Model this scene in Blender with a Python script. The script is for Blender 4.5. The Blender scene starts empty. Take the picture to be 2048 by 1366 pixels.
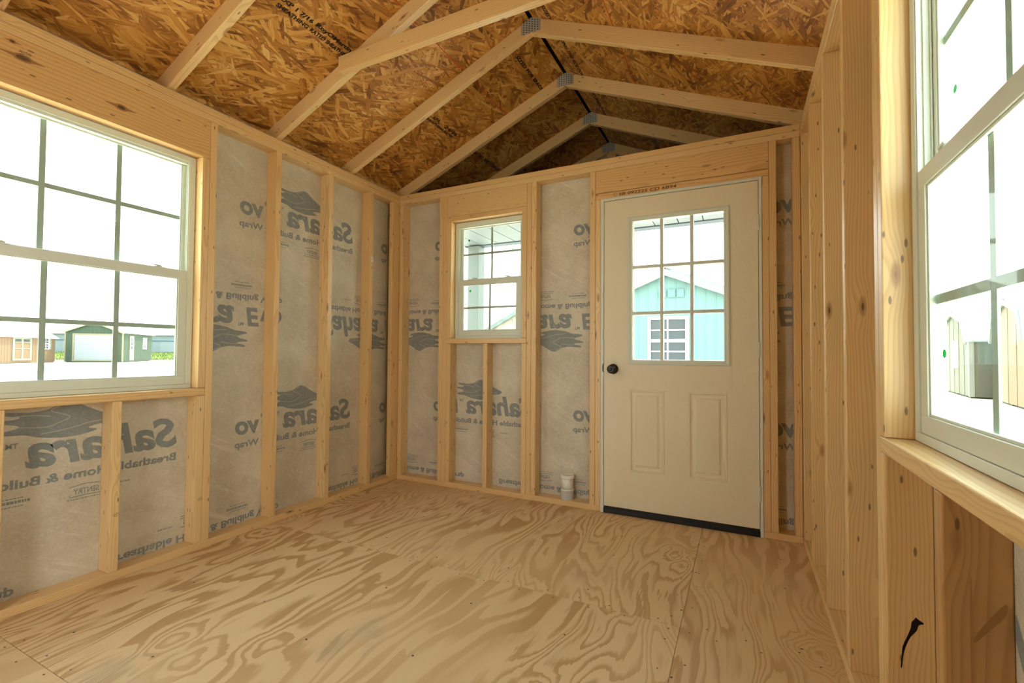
import bpy, bmesh, math, random
from mathutils import Vector, Matrix
random.seed(7)
S = bpy.context.scene
COL = S.collection

# ------------------------------------------------------------------ camera
W, H = 2.864, 2.356                      # inner width, height of the stud walls (metres)
RIDGE = W / 2
cam_d = bpy.data.cameras.new('camera')
cam = bpy.data.objects.new('camera', cam_d); COL.objects.link(cam)
YAW, PITCH, ROLL, FPX = 0.459518, 0.025448, 0.0071047, 927.32
f = Vector((-math.sin(YAW) * math.cos(PITCH), math.cos(YAW) * math.cos(PITCH), math.sin(PITCH)))
r = Vector((math.cos(YAW), math.sin(YAW), 0)); u = r.cross(f)
c_, s_ = math.cos(ROLL), math.sin(ROLL)
r2, u2 = r * c_ + u * s_, u * c_ - r * s_
cam.matrix_world = Matrix(((r2.x, u2.x, -f.x, 2.56004), (r2.y, u2.y, -f.y, -3.03892), (r2.z, u2.z, -f.z, 1.04340), (0, 0, 0, 1)))
cam_d.sensor_width = 36; cam_d.lens = 36 * FPX / 2048; cam_d.clip_start = 0.02; cam_d.clip_end = 1000
S.camera = cam

# ------------------------------------------------------------------ light
wd = bpy.data.worlds.new('sky'); S.world = wd; wd.use_nodes = True
nt = wd.node_tree; nt.nodes.clear()
wo = nt.nodes.new('ShaderNodeOutputWorld'); bg = nt.nodes.new('ShaderNodeBackground')
tc = nt.nodes.new('ShaderNodeTexCoord'); sx = nt.nodes.new('ShaderNodeSeparateXYZ'); cr = nt.nodes.new('ShaderNodeValToRGB')
nt.links.new(tc.outputs['Generated'], sx.inputs[0]); nt.links.new(sx.outputs['Z'], cr.inputs[0])
cr.color_ramp.elements[0].position = 0.0; cr.color_ramp.elements[0].color = (1.0, 1.0, 0.94, 1)
cr.color_ramp.elements[1].position = 0.8; cr.color_ramp.elements[1].color = (0.78, 0.92, 1.0, 1)
nt.links.new(cr.outputs[0], bg.inputs[0]); nt.links.new(bg.outputs[0], wo.inputs[0])
bg.inputs[1].default_value = 1.0
sun_d = bpy.data.lights.new('sun', 'SUN'); sun = bpy.data.objects.new('sun', sun_d); COL.objects.link(sun)
sun_d.energy = 2.2; sun_d.angle = math.radians(1.0); sun_d.color = (1.0, 0.93, 0.80)
sun.rotation_euler = Vector((0.08, -0.55, -1.0)).to_track_quat('-Z', 'Y').to_euler()
S.view_settings.view_transform = 'Standard'; S.view_settings.look = 'None'
S.view_settings.gamma = 1.0; S.view_settings.use_curve_mapping = False
S.view_settings.exposure = 2.95
S.render.film_transparent = False
cy = S.cycles
cy.use_denoising = True; cy.use_adaptive_sampling = True; cy.adaptive_threshold = 0.03; cy.max_bounces = 12; cy.diffuse_bounces = 8; cy.glossy_bounces = 4
cy.transmission_bounces = 8; cy.transparent_max_bounces = 16; cy.sample_clamp_indirect = 8
cy.caustics_reflective = False; cy.caustics_refractive = False

# ------------------------------------------------------------------ node helpers
class NT:
    def __init__(s, name):
        s.m = bpy.data.materials.new(name); s.m.use_nodes = True
        s.t = s.m.node_tree; s.t.nodes.clear()
        s.out = s.t.nodes.new('ShaderNodeOutputMaterial'); s.b = s.t.nodes.new('ShaderNodeBsdfPrincipled')
        s.t.links.new(s.b.outputs[0], s.out.inputs[0])
    def n(s, k, **kw):
        o = s.t.nodes.new('ShaderNode' + k)
        for a, v in kw.items(): setattr(o, a, v)
        return o
    def put(s, inp, v):
        if isinstance(v, bpy.types.NodeSocket): s.t.links.new(v, inp)
        elif v is not None: inp.default_value = v
    def math(s, op, a, b=None, c=None, clamp=False):
        o = s.n('Math', operation=op, use_clamp=clamp)
        s.put(o.inputs[0], a)
        if b is not None: s.put(o.inputs[1], b)
        if c is not None: s.put(o.inputs[2], c)
        return o.outputs[0]
    def vm(s, op, a, b=None):
        o = s.n('VectorMath', operation=op); s.put(o.inputs[0], a)
        if b is not None: s.put(o.inputs[1], b)
        return o.outputs[1] if op in ('LENGTH', 'DISTANCE', 'DOT_PRODUCT') else o.outputs[0]
    def comb(s, x, y, z):
        o = s.n('CombineXYZ'); s.put(o.inputs[0], x); s.put(o.inputs[1], y); s.put(o.inputs[2], z); return o.outputs[0]
    def sep(s, v):
        o = s.n('SeparateXYZ'); s.put(o.inputs[0], v); return o.outputs
    def noise(s, v, scale=1, detail=2, rough=.5, dist=0, out=0):
        o = s.n('TexNoise'); s.put(o.inputs['Vector'], v); o.inputs['Scale'].default_value = scale
        o.inputs['Detail'].default_value = detail; o.inputs['Roughness'].default_value = rough; o.inputs['Distortion'].default_value = dist
        return o.outputs[out]
    def vor(s, v, scale=1, feature='F1', out=0, rnd=1):
        o = s.n('TexVoronoi', feature=feature); s.put(o.inputs['Vector'], v); o.inputs['Scale'].default_value = scale
        o.inputs['Randomness'].default_value = rnd
        return o.outputs[out]
    def ramp(s, fac, stops, interp='LINEAR'):
        o = s.n('ValToRGB'); e = o.color_ramp; e.interpolation = interp
        while len(e.elements) < len(stops): e.elements.new(0.5)
        for i, (p, c) in enumerate(stops):
            e.elements[i].position = p; e.elements[i].color = (*c, 1) if len(c) == 3 else c
        s.put(o.inputs[0], fac); return o.outputs[0]
    def g(s, fac, a, b, lo=0.0, hi=1.0):              # map range
        o = s.n('MapRange', interpolation_type='SMOOTHSTEP'); s.put(o.inputs[0], fac)
        o.inputs[1].default_value = a; o.inputs[2].default_value = b; o.inputs[3].default_value = lo; o.inputs[4].default_value = hi
        return o.outputs[0]
    def mix(s, fac, a, b, mode='MIX'):
        o = s.n('Mix', data_type='RGBA', blend_type=mode); s.put(o.inputs[0], fac)
        for i, v in ((6, a), (7, b)):
            if isinstance(v, tuple) and len(v) == 3: v = (*v, 1)
            s.put(o.inputs[i], v)
        return o.outputs[2]
    def bump(s, h, strength=.3, dist=.002):
        o = s.n('Bump'); o.inputs['Strength'].default_value = strength; o.inputs['Distance'].default_value = dist
        s.put(o.inputs['Height'], h); s.t.links.new(o.outputs[0], s.b.inputs['Normal'])
    def fin(s, col, rough=.6, spec=.3, metal=0):
        if isinstance(col, tuple): col = (*col, 1)
        s.put(s.b.inputs['Base Color'], col); s.put(s.b.inputs['Roughness'], rough)
        s.b.inputs['Specular IOR Level'].default_value = spec; s.b.inputs['Metallic'].default_value = metal
        return s.m

def flat(name, col, rough=.5, spec=.3, metal=0, mottle=0.0, scale=30):
    t = NT(name)
    if mottle:
        o = t.n('TexCoord').outputs['Object']
        k = t.noise(o, scale, 4)
        c = t.mix(k, tuple(x * (1 - mottle) for x in col), tuple(min(1, x * (1 + mottle)) for x in col))
        return t.fin(c, rough, spec, metal)
    return t.fin(col, rough, spec, metal)

def wood(name, light, dark, ringf=190, knots=True, sat=1.0):
    t = NT(name)
    o = t.n('TexCoord').outputs['Object']; rnd = t.n('ObjectInfo').outputs['Random']
    r2_ = t.math('FRACT', t.math('MULTIPLY', rnd, 17.31)); r3_ = t.math('FRACT', t.math('MULTIPLY', rnd, 57.77))
    x, y, z = t.sep(o)
    xo = t.math('ADD', x, t.math('MULTIPLY', rnd, 43.0))
    yy = t.math('ADD', y, t.math('MULTIPLY', t.math('SUBTRACT', r2_, .5), .16))
    zz = t.math('ADD', z, t.math('MULTIPLY_ADD', r3_, .10, .022))
    warp = t.math('SUBTRACT', t.noise(t.comb(t.math('MULTIPLY', xo, .9), t.math('MULTIPLY', y, 5), t.math('MULTIPLY', z, 5)), 1, 3), .5)
    rad = t.math('SQRT', t.math('ADD', t.math('MULTIPLY', yy, yy), t.math('MULTIPLY', zz, zz)))
    rad = t.math('ADD', rad, t.math('MULTIPLY', warp, .075))
    kv = t.comb(t.math('MULTIPLY', xo, 3.4), t.math('MULTIPLY', y, 12), t.math('MULTIPLY', z, 12))
    kd = t.vor(kv, 1)
    if knots: rad = t.math('ADD', rad, t.math('MULTIPLY', t.g(kd, 0.0, .42, 1, 0), .016))
    ring = t.math('FRACT', t.math('MULTIPLY', rad, ringf))
    late = t.g(ring, .35, .88)
    late = t.math('MULTIPLY', late, t.g(ring, .9, 1.0, 1, 0))
    fib = t.noise(t.comb(t.math('MULTIPLY', xo, 6), t.math('MULTIPLY', y, 330), t.math('MULTIPLY', z, 330)), 1, 2)
    late = t.math('MULTIPLY', late, t.math('MULTIPLY_ADD', fib, .7, .35), clamp=True)
    broad = t.noise(t.comb(t.math('MULTIPLY', xo, 1.3), t.math('MULTIPLY', y, 14), t.math('MULTIPLY', z, 14)), 1, 2)
    base = t.mix(t.math('MULTIPLY', broad, .6), light, tuple(a * .55 + b * .45 for a, b in zip(light, dark)))
    col = t.mix(t.math('MULTIPLY', late, .62), base, dark)
    tint = t.ramp(r3_, [(0, (1, 1, 1)), (.5, (.96, .92, .86)), (1, (.93, .86, .76))])
    col = t.mix(1.0, col, tint, 'MULTIPLY')
    if knots:
        dist_k = t.math('ADD', kd, t.math('MULTIPLY', t.math('SUBTRACT', fib, .5), .05))
        col = t.mix(t.g(dist_k, .07, .15, .65, 0), col, (.34, .16, .06))
        col = t.mix(t.g(dist_k, .025, .06, .85, 0), col, (.09, .045, .025))
        pd = t.vor(t.comb(t.math('MULTIPLY', xo, 9), t.math('MULTIPLY', y, 30), t.math('MULTIPLY', z, 30)), 1)
        col = t.mix(t.g(pd, .07, .12, .75, 0), col, (.10, .05, .025))
    t.bump(t.math('ADD', t.math('MULTIPLY', late, .5), fib), .06, .001)
    return t.fin(col, .34, .5)

PINE = wood('pine_lumber', (.83, .60, .305), (.56, .325, .125), 120)
FIR = wood('southern_pine_header', (.80, .54, .25), (.52, .26, .085), 62)

def plywood():
    t = NT('plywood_veneer')
    g = t.n('NewGeometry').outputs['Position']; rnd = t.n('ObjectInfo').outputs['Random']
    x, y, z = t.sep(g)
    sh = t.math('MULTIPLY', rnd, 31.7)
    kp = t.comb(t.math('MULTIPLY', x, 2.3), t.math('MULTIPLY', y, 2.0), sh)
    kd = t.vor(kp, 1)
    kd2 = t.math('ADD', kd, t.math('MULTIPLY', t.math('SUBTRACT', t.noise(t.comb(x, y, sh), 7, 3), .5), .30))
    eye = t.g(kd2, 0, .42, 1, 0)
    wx = t.noise(t.comb(t.math('MULTIPLY', x, 1.6), t.math('MULTIPLY', y, 1.1), sh), 1, 2)
    v = t.comb(t.math('ADD', t.math('MULTIPLY', x, 2.6), t.math('MULTIPLY', wx, 1.1)), t.math('MULTIPLY', y, .38), sh)
    n = t.noise(v, 1.15, 3, .45, .25)
    n = t.math('ADD', n, t.math('MULTIPLY', t.math('POWER', eye, 2), .13))
    fine = t.noise(t.comb(t.math('MULTIPLY', x, 75), t.math('MULTIPLY', y, 5), sh), 1, 3, .6)
    fibre = t.noise(t.comb(t.math('MULTIPLY', x, 420), t.math('MULTIPLY', y, 14), 0.0), 1, 2)
    edge = t.math('MULTIPLY', t.math('SUBTRACT', fine, .5), .020)
    n = t.math('ADD', n, edge)
    b = t.math('FRACT', t.math('MULTIPLY', n, 34.0))
    b2 = t.math('FRACT', t.math('MULTIPLY', n, 15.0))
    sel = t.g(t.noise(t.comb(t.math('MULTIPLY', x, .9), t.math('MULTIPLY', y, .9), t.math('ADD', sh, 21)), 1, 1), .46, .56)
    band = t.math('MULTIPLY', t.g(b, .42, .50), t.g(b, .62, 1.0, 1, 0))
    band2 = t.math('MULTIPLY', t.g(b2, .40, .46), t.g(b2, .72, 1.0, 1, 0))
    band = t.math('ADD', t.math('MULTIPLY', band, t.math('SUBTRACT', 1.0, sel)), t.math('MULTIPLY', band2, sel))
    dens = t.noise(t.comb(t.math('MULTIPLY', x, 1.2), t.math('MULTIPLY', y, .8), t.math('ADD', sh, 9)), 1, 2)
    band = t.math('MULTIPLY', band, t.g(dens, .3, .65, .35, 1))
    light = t.mix(t.noise(t.comb(t.math('MULTIPLY', x, 7), t.math('MULTIPLY', y, 1.2), sh), 1, 3), (.80, .60, .35), (.70, .50, .275))
    dark = t.mix(fine, (.53, .32, .14), (.46, .26, .105))
    col = t.mix(t.math('MULTIPLY', band, .95), light, dark)
    col = t.mix(t.math('MULTIPLY', fibre, .16), col, (.38, .22, .10))
    stain = t.noise(t.comb(t.math('MULTIPLY', x, 3), t.math('MULTIPLY', y, 2), t.math('ADD', sh, 4)), 1, 4, .6)
    col = t.mix(t.g(stain, .60, .78, 0, .35), col, (.30, .24, .20))
    plug = t.g(kd, .02, .05, .7, 0)
    col = t.mix(plug, col, (.50, .30, .12))
    t.bump(t.math('ADD', band, t.math('MULTIPLY', fine, .6)), .15, .0015)
    return t.fin(col, .60, .25)
PLY = plywood()

def osb():
    t = NT('oriented_strand_board')
    o = t.n('TexCoord').outputs['Object']; rnd = t.n('ObjectInfo').outputs['Random']
    x, y, z = t.sep(o)
    ox = t.math('ADD', x, t.math('MULTIPLY', rnd, 13.0))
    wx = t.math('MULTIPLY', t.math('SUBTRACT', t.noise(t.comb(ox, y, 0.0), 14, 2), .5), .016)
    ox = t.math('ADD', ox, wx)
    ch = None; cv = None; cf = None; ce = None
    for k, (ang, sc, wf) in enumerate(((12, 5.5, 6.5), (-28, 6.2, 7.0), (52, 7.5, 5.8), (-48, 8.0, 6.0), (-8, 8.0, 8.5), (30, 9.5, 8))):
        a = math.radians(ang); ca, sa = math.cos(a), math.sin(a)
        px = t.math('ADD', t.math('MULTIPLY', ox, sa), t.math('MULTIPLY', y, ca))     # along strand
        py = t.math('SUBTRACT', t.math('MULTIPLY', ox, ca), t.math('MULTIPLY', y, sa))
        v = t.comb(px, t.math('MULTIPLY', py, wf), 3.3 * k)
        vo = t.n('TexVoronoi', feature='F1', voronoi_dimensions='2D'); t.put(vo.inputs['Vector'], v); vo.inputs['Scale'].default_value = sc
        rr, gg, bb = t.sep(vo.outputs['Color'])
        ve = t.n('TexVoronoi', feature='DISTANCE_TO_EDGE', voronoi_dimensions='2D'); t.put(ve.inputs['Vector'], v); ve.inputs['Scale'].default_value = sc
        fib = t.noise(t.comb(t.math('MULTIPLY', px, 12), t.math('MULTIPLY', py, 420), t.math('MULTIPLY', gg, 30)), 1, 2, .6)
        edge = t.g(ve.outputs[0], 0, .06)
        if ch is None: ch, cv, cf, ce = rr, gg, fib, edge
        else:
            m = t.math('GREATER_THAN', rr, ch)
            def lerp(a_, b_): return t.math('ADD', a_, t.math('MULTIPLY', m, t.math('SUBTRACT', b_, a_)))
            cv, cf, ce, ch = lerp(cv, gg), lerp(cf, fib), lerp(ce, edge), t.math('MAXIMUM', ch, rr)
    patch = t.noise(t.comb(ox, y, 0.0), 3.0, 3)
    val = t.math('ADD', t.math('MULTIPLY', cv, .62), t.math('MULTIPLY', t.math('SUBTRACT', patch, .5), .7))
    val = t.math('ADD', t.math('ADD', val, .18), t.math('MULTIPLY', t.math('SUBTRACT', cf, .5), .85), clamp=True)
    col = t.ramp(val, [(0, (.09, .028, .008)), (.20, (.25, .088, .017)), (.48, (.52, .225, .042)), (.76, (.70, .37, .095)), (1, (.80, .52, .21))])
    col = t.mix(t.math('MULTIPLY', t.math('SUBTRACT', 1.0, ce), .5), col, (.12, .045, .015))
    t.bump(t.math('ADD', t.math('MULTIPLY', ch, .8), t.math('MULTIPLY', ce, .6)), .35, .003)
    return t.fin(col, .5, .35)
OSB = osb()

def wrapmat():
    t = NT('house_wrap_fabric')
    g = t.n('NewGeometry').outputs['Position']
    x, y, z = t.sep(g)
    h = t.math('ADD', x, y)
    n1 = t.noise(t.comb(t.math('MULTIPLY', h, 1.0), 0.0, z), 4.5, 4, .6)
    n2 = t.noise(t.comb(h, 0.0, z), 46, 4, .7, 1.6)
    # fine diagonal weave
    d1 = t.math('SINE', t.math('MULTIPLY', t.math('ADD', h, z), 820)); d2 = t.math('SINE', t.math('MULTIPLY', t.math('SUBTRACT', h, z), 640))
    we = t.math('MULTIPLY', t.math('ADD', d1, d2), .5)
    fold = t.noise(t.comb(t.math('MULTIPLY', t.math('ADD', h, t.math('MULTIPLY', z, 1.8)), 16), 0.0, t.math('MULTIPLY', t.math('SUBTRACT', h, z), 1.6)), 1, 3, .55, .3)
    fmask = t.g(t.noise(t.comb(h, 0.0, z), 1.7, 2), .46, .66)
    c = t.mix(t.g(n1, .3, .7), (.53, .465, .355), (.66, .60, .475))
    c = t.mix(t.math('MULTIPLY', t.g(n2, .40, .70), .42), c, (.79, .74, .605))
    c = t.mix(t.math('MULTIPLY', t.math('ADD', we, 1), .05), c, (.40, .36, .32))
    wr = t.noise(t.comb(t.math('ADD', t.math('MULTIPLY', h, 3.0), t.math('MULTIPLY', z, 4.0)), 0.0, t.math('MULTIPLY', z, 2.0)), 1.3, 3, .6, .8)
    c = t.mix(t.math('MULTIPLY', t.math('MULTIPLY', t.g(fold, .56, .68), fmask), .40), c, (.84, .78, .66))
    t.bump(t.math('ADD', t.math('ADD', t.math('ADD', t.math('MULTIPLY', wr, 6.0), t.math('MULTIPLY', t.math('MULTIPLY', fold, fmask), 3.0)), n2), t.math('MULTIPLY', we, .06)), .35, .004)
    return t.fin(c, .42, .4)
WRAP = wrapmat()

def inkmat():
    t = NT('grey_wrap_ink')
    g = t.n('NewGeometry').outputs['Position']; x, y, z = t.sep(g); h = t.math('ADD', x, y)
    n2 = t.noise(t.comb(h, 0.0, z), 46, 4, .7, 1.6)
    c = t.mix(t.g(n2, .35, .75), (.225, .245, .24), (.30, .315, .30))
    return t.fin(c, .5, .35)
INK = inkmat()
WRAPLINE = flat('wrap_line', (.50, .45, .385), .5)
BLACKINK = flat('black_stamp_ink', (.028, .02, .016), .7, .1)
REDINK = flat('red_line_ink', (.55, .07, .03), .7, .1)
PENINK = flat('brown_marker_ink', (.12, .055, .03), .7, .1)
VINYL = flat('white_vinyl', (.66, .695, .60), .35, .45)
BARV = flat('shaded_bar_vinyl', (.42, .47, .41), .45, .3)  # white bars like the frame; their backlit shade is put into this colour
JAMB = flat('white_jamb_paint', (.70, .71, .62), .45, .4)
BLACK = flat('black_rubber', (.012, .012, .013), .45, .4)
KNOB = flat('black_bronze', (.02, .017, .015), .28, .6, .3)
PVC = flat('white_pvc', (.84, .82, .76), .35, .5)
PVC2 = flat('grey_white_pvc', (.66, .68, .70), .35, .5)
FELT = flat('black_felt', (.008, .008, .009), .8, .2)
TRIMW = flat('white_trim_paint', (.80, .80, .76), .5)
def greenmat():
    t = NT('green_dot'); tl = t.n('BsdfTranslucent'); tl.inputs[0].default_value = (.04, .42, .15, 1); ad = t.n('MixShader'); ad.inputs[0].default_value = .6
    t.fin((.04, .45, .16), .5); t.t.links.new(t.b.outputs[0], ad.inputs[1]); t.t.links.new(tl.outputs[0], ad.inputs[2]); t.t.links.new(ad.outputs[0], t.out.inputs[0]); return t.m
GREEN = greenmat()
PAPER = flat('paper', (.80, .80, .80), .6)
METAL = flat('galvanised', (.46, .47, .46), .38, .5, .7, .25, 120)
SCR = flat('chalk_scribble', (.62, .70, .68), .7)

def doormat():
    t = NT('cream_door_skin')
    o = t.n('TexCoord').outputs['Object']; x, y, z = t.sep(o)
    w = t.noise(t.comb(t.math('MULTIPLY', x, 6), 0.0, t.math('MULTIPLY', z, 1.6)), 1, 2, .5, .4)
    rg = t.math('SINE', t.math('MULTIPLY', w, 420))
    fb = t.noise(t.comb(t.math('MULTIPLY', x, 260), 0.0, t.math('MULTIPLY', z, 9)), 1, 2)
    t.bump(t.math('ADD', t.math('MULTIPLY', rg, .5), fb), .22, .0012)
    return t.fin((.78, .69, .50), .42, .4)
DOOR = doormat()

def glassmat():
    t = NT('window_glass')
    t.t.nodes.remove(t.b)
    tr = t.n('BsdfTransparent'); tr.inputs[0].default_value = (.955, .985, .97, 1)
    gl = t.n('BsdfGlossy'); gl.inputs['Roughness'].default_value = .02; gl.inputs['Color'].default_value = (.85, 1, .97, 1)
    lw = t.n('LayerWeight'); lw.inputs[0].default_value = .5; geo = t.n('NewGeometry')
    fr = t.math('MULTIPLY_ADD', t.math('POWER', lw.outputs['Facing'], 5), .94, .03)
    fr = t.math('MULTIPLY', fr, t.math('MULTIPLY', t.math('SUBTRACT', 1.0, geo.outputs['Backfacing']), .45))
    mx = t.n('MixShader'); t.t.links.new(fr, mx.inputs[0]); t.t.links.new(tr.outputs[0], mx.inputs[1]); t.t.links.new(gl.outputs[0], mx.inputs[2])
    t.t.links.new(mx.outputs[0], t.out.inputs[0]); return t.m
GLASS = glassmat()

# ------------------------------------------------------------------ mesh helpers
def link(name, mesh, parent=None, mats=(), world=None):
    o = bpy.data.objects.new(name, mesh); COL.objects.link(o)
    for m in mats: mesh.materials.append(m)
    if world is not None: o.matrix_basis = world
    if parent is not None:
        o.parent = parent
        if world is not None or True:
            pl_ = parent_world(parent)
            o.matrix_basis = pl_.inverted() @ (world if world is not None else Matrix.Identity(4))
    return o
WM = {}
def parent_world(o):
    m = o.matrix_basis.copy()
    while o.parent: o = o.parent; m = o.matrix_basis @ m
    return m
def fin(name, bm, mat, parent=None, world=None, smooth=False):
    """bm vertices are in world coordinates unless `world` is given"""
    me = bpy.data.meshes.new(name); bmesh.ops.recalc_face_normals(bm, faces=bm.faces); bm.to_mesh(me); bm.free()
    if smooth:
        for p in me.polygons: p.use_smooth = True
    return link(name, me, parent, mat if isinstance(mat, (list, tuple)) else (mat,), world)
def box(bm, a, b, mi=0, bev=0):
    x0, y0, z0 = (min(a[i], b[i]) for i in range(3)); x1, y1, z1 = (max(a[i], b[i]) for i in range(3))
    v = [bm.verts.new(p) for p in ((x0, y0, z0), (x1, y0, z0), (x1, y1, z0), (x0, y1, z0), (x0, y0, z1), (x1, y0, z1), (x1, y1, z1), (x0, y1, z1))]
    fs = [bm.faces.new([v[i] for i in q]) for q in ((3, 2, 1, 0), (4, 5, 6, 7), (0, 1, 5, 4), (1, 2, 6, 5), (2, 3, 7, 6), (3, 0, 4, 7))]
    for q in fs: q.material_index = mi
    if bev:
        es = list({e for q in fs for e in q.edges})
        bmesh.ops.bevel(bm, geom=es, offset=bev, segments=2, profile=.5, affect='EDGES')
def boxobj(name, a, b, mat, parent=None, bev=0):
    """box object whose origin sits at its own centre"""
    c = Vector([(a[i] + b[i]) / 2 for i in range(3)]); bm = bmesh.new()
    box(bm, Vector(a) - c, Vector(b) - c, 0, bev)
    return fin(name, bm, mat, parent, Matrix.Translation(c))
AX = {0: Matrix(((1, 0, 0), (0, 1, 0), (0, 0, 1))), 1: Matrix(((0, -1, 0), (1, 0, 0), (0, 0, 1))), 2: Matrix(((0, 0, -1), (0, 1, 0), (1, 0, 0)))}
def board(name, a, b, parent, mat=None, bev=.003, jit=.0012):
    """sawn board between two corners; local X runs along its length so the grain follows it"""
    a = Vector(a); b = Vector(b); c = (a + b) / 2; d = [abs(b[i] - a[i]) for i in range(3)]
    k = d.index(max(d)); R = AX[k]
    L = R.transposed() @ Vector(d); hx, hy, hz = abs(L.x) / 2, abs(L.y) / 2, abs(L.z) / 2
    bm = bmesh.new(); box(bm, (-hx, -hy, -hz), (hx, hy, hz), 0, bev)
    return fin(name, bm, mat or PINE, parent, Matrix.Translation(c) @ R.to_4x4())
def lathe(bm, prof, org, axis='z', seg=32):
    rings = []
    for rad, h in prof:
        ring = []
        for i in range(seg):
            a = 2 * math.pi * i / seg; p = (rad * math.cos(a), rad * math.sin(a), h)
            if axis == 'y': p = (p[0], p[2], p[1])
            elif axis == 'x': p = (p[2], p[0], p[1])
            ring.append(bm.verts.new(Vector(org) + Vector(p)))
        rings.append(ring)
    for q in range(len(rings) - 1):
        for i in range(seg):
            bm.faces.new((rings[q][i], rings[q][(i + 1) % seg], rings[q + 1][(i + 1) % seg], rings[q + 1][i]))
    bm.faces.new(rings[0][::-1]); bm.faces.new(rings[-1])
def tube(bm, pts, rad=.003, seg=6):
    prev = None
    for i, p in enumerate(pts):
        p = Vector(p); d = (Vector(pts[min(i + 1, len(pts) - 1)]) - Vector(pts[max(i - 1, 0)])).normalized()
        s = d.cross(Vector((.13, .3, .95))).normalized(); t = d.cross(s)
        ring = [bm.verts.new(p + s * rad * math.cos(2 * math.pi * k / seg) + t * rad * math.sin(2 * math.pi * k / seg)) for k in range(seg)]
        if prev:
            for k in range(seg): bm.faces.new((prev[k], prev[(k + 1) % seg], ring[(k + 1) % seg], ring[k]))
        prev = ring
def prism(bm, poly, fn, d0, d1, mi=0):
    """poly of 2-D points, fn(a, b, depth) -> 3-D"""
    A = [bm.verts.new(fn(p[0], p[1], d0)) for p in poly]; B = [bm.verts.new(fn(p[0], p[1], d1)) for p in poly]
    n = len(poly); fs = [bm.faces.new(A), bm.faces.new(B[::-1])]
    for i in range(n): fs.append(bm.faces.new((A[i], B[i], B[(i + 1) % n], A[(i + 1) % n])))
    for q in fs: q.material_index = mi
def root(name, loc=(0, 0, 0), rotz=0, **kw):
    o = bpy.data.objects.new(name, None); COL.objects.link(o); o.empty_display_size = .1
    o.matrix_basis = Matrix.Translation(loc) @ Matrix.Rotation(rotz, 4, 'Z')
    for k, v in kw.items(): o[k] = v
    return o
def tag(o, **kw):
    for k, v in kw.items(): o[k] = v
    return o
def text_bm(body, size, extra=0.0, shear=0.0, width=None, spacing=1.0, res=3):
    cu = bpy.data.curves.new('t', 'FONT'); cu.body = body; cu.size = size; cu.offset = extra; cu.shear = shear
    cu.resolution_u = res; cu.space_character = spacing; cu.fill_mode = 'FRONT'
    o = bpy.data.objects.new('t', cu); COL.objects.link(o)
    dg = bpy.context.evaluated_depsgraph_get(); me = bpy.data.meshes.new_from_object(o.evaluated_get(dg))
    bm = bmesh.new(); bm.from_mesh(me)
    bpy.data.objects.remove(o); bpy.data.curves.remove(cu); bpy.data.meshes.remove(me)
    if bm.verts:
        x0 = min(v.co.x for v in bm.verts); x1 = max(v.co.x for v in bm.verts); k = (width / (x1 - x0)) if width else 1
        for v in bm.verts: v.co.x = (v.co.x - x0) * k
    return bm
def add_bm(dst, src, fn, mi=0):
    mp = {v: dst.verts.new(fn(v.co.x, v.co.y)) for v in src.verts}
    for q in src.faces:
        try: nf = dst.faces.new([mp[v] for v in q.verts]); nf.material_index = mi
        except ValueError: pass

# wall frames: (along, depth outward, height) -> world
def P_left(a, w, z): return Vector((-w, a, z))
def P_back(a, w, z): return Vector((a, w, z))
def P_right(a, w, z): return Vector((W + w, a, z))
def wboard(P, name, a0, a1, z0, z1, parent, w0=0.0, w1=.089, mat=None, bev=.003):
    return board(name, P(a0, w0, z0), P(a1, w1, z1), parent, mat, bev)

YR = -3.57           # inner face of the wall behind the camera
WT = .089            # stud depth
G = -.15             # ground level outside
PB = .038            # plate thickness
LP = 2.282           # underside of the double top plate
# ------------------------------------------------------------------ setting: ground, floor, walls
def groundmat():
    t = NT('pale_gravel')
    g = t.n('NewGeometry').outputs['Position']
    a = t.noise(g, 2.2, 6, .65); b = t.noise(g, 35, 3, .7)
    c = t.mix(t.g(a, .3, .7), (.66, .60, .50), (.80, .75, .66)); c = t.mix(t.math('MULTIPLY', b, .3), c, (.50, .44, .36))
    return t.fin(c, .9, .1)
bm = bmesh.new()
N = 40
vs = [[bm.verts.new((-220 + 440 * i / N, -120 + 360 * j / N, G + (0 if abs(-220 + 440 * i / N) < 90 else random.uniform(-.05, .05)))) for i in range(N + 1)] for j in range(N + 1)]
for j in range(N):
    for i in range(N): bm.faces.new((vs[j][i], vs[j][i + 1], vs[j + 1][i + 1], vs[j + 1][i]))
ground = tag(fin('ground', bm, groundmat()), kind='structure')

bm = bmesh.new(); box(bm, (-.1, YR - .1, G + .02), (W + .1, .1, -.021)); floor = tag(fin('floor', bm, flat('subfloor', (.35, .25, .14))), kind='structure')
def ply_panel(x0, x1, y0, y1):
    g = .0006
    return boxobj('plywood_panel', (x0 + g, y0 + g, -.019), (x1 - g, y1 - g, 0), PLY, floor, .0012)
ply_panel(-.089, 2.345, -1.135, .089); ply_panel(-.089, 2.345, -2.325, -1.135); ply_panel(-.089, 2.345, YR - .089, -2.325)
ply_panel(2.345, W + .089, -2.10, .089); ply_panel(2.345, W + .089, YR - .089, -2.10)
bm = bmesh.new()
def nail(x, y, rr=.0035):
    a0 = random.random() * 3; v = [bm.verts.new((x + rr * math.cos(a0 + k * math.pi / 3) * random.uniform(.7, 1.5), y + rr * math.sin(a0 + k * math.pi / 3), .0006)) for k in range(6)]; bm.faces.new(v)
for yy in (.04, -1.11, -1.16, -2.30, -2.35):
    x = .1
    while x < 2.8: nail(x, yy + random.uniform(-.008, .008)); x += random.uniform(.13, .2)
for xx in (2.31, 2.38):
    y = -.1
    while y > -3: nail(xx + random.uniform(-.008, .008), y); y -= random.uniform(.14, .2)
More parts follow.
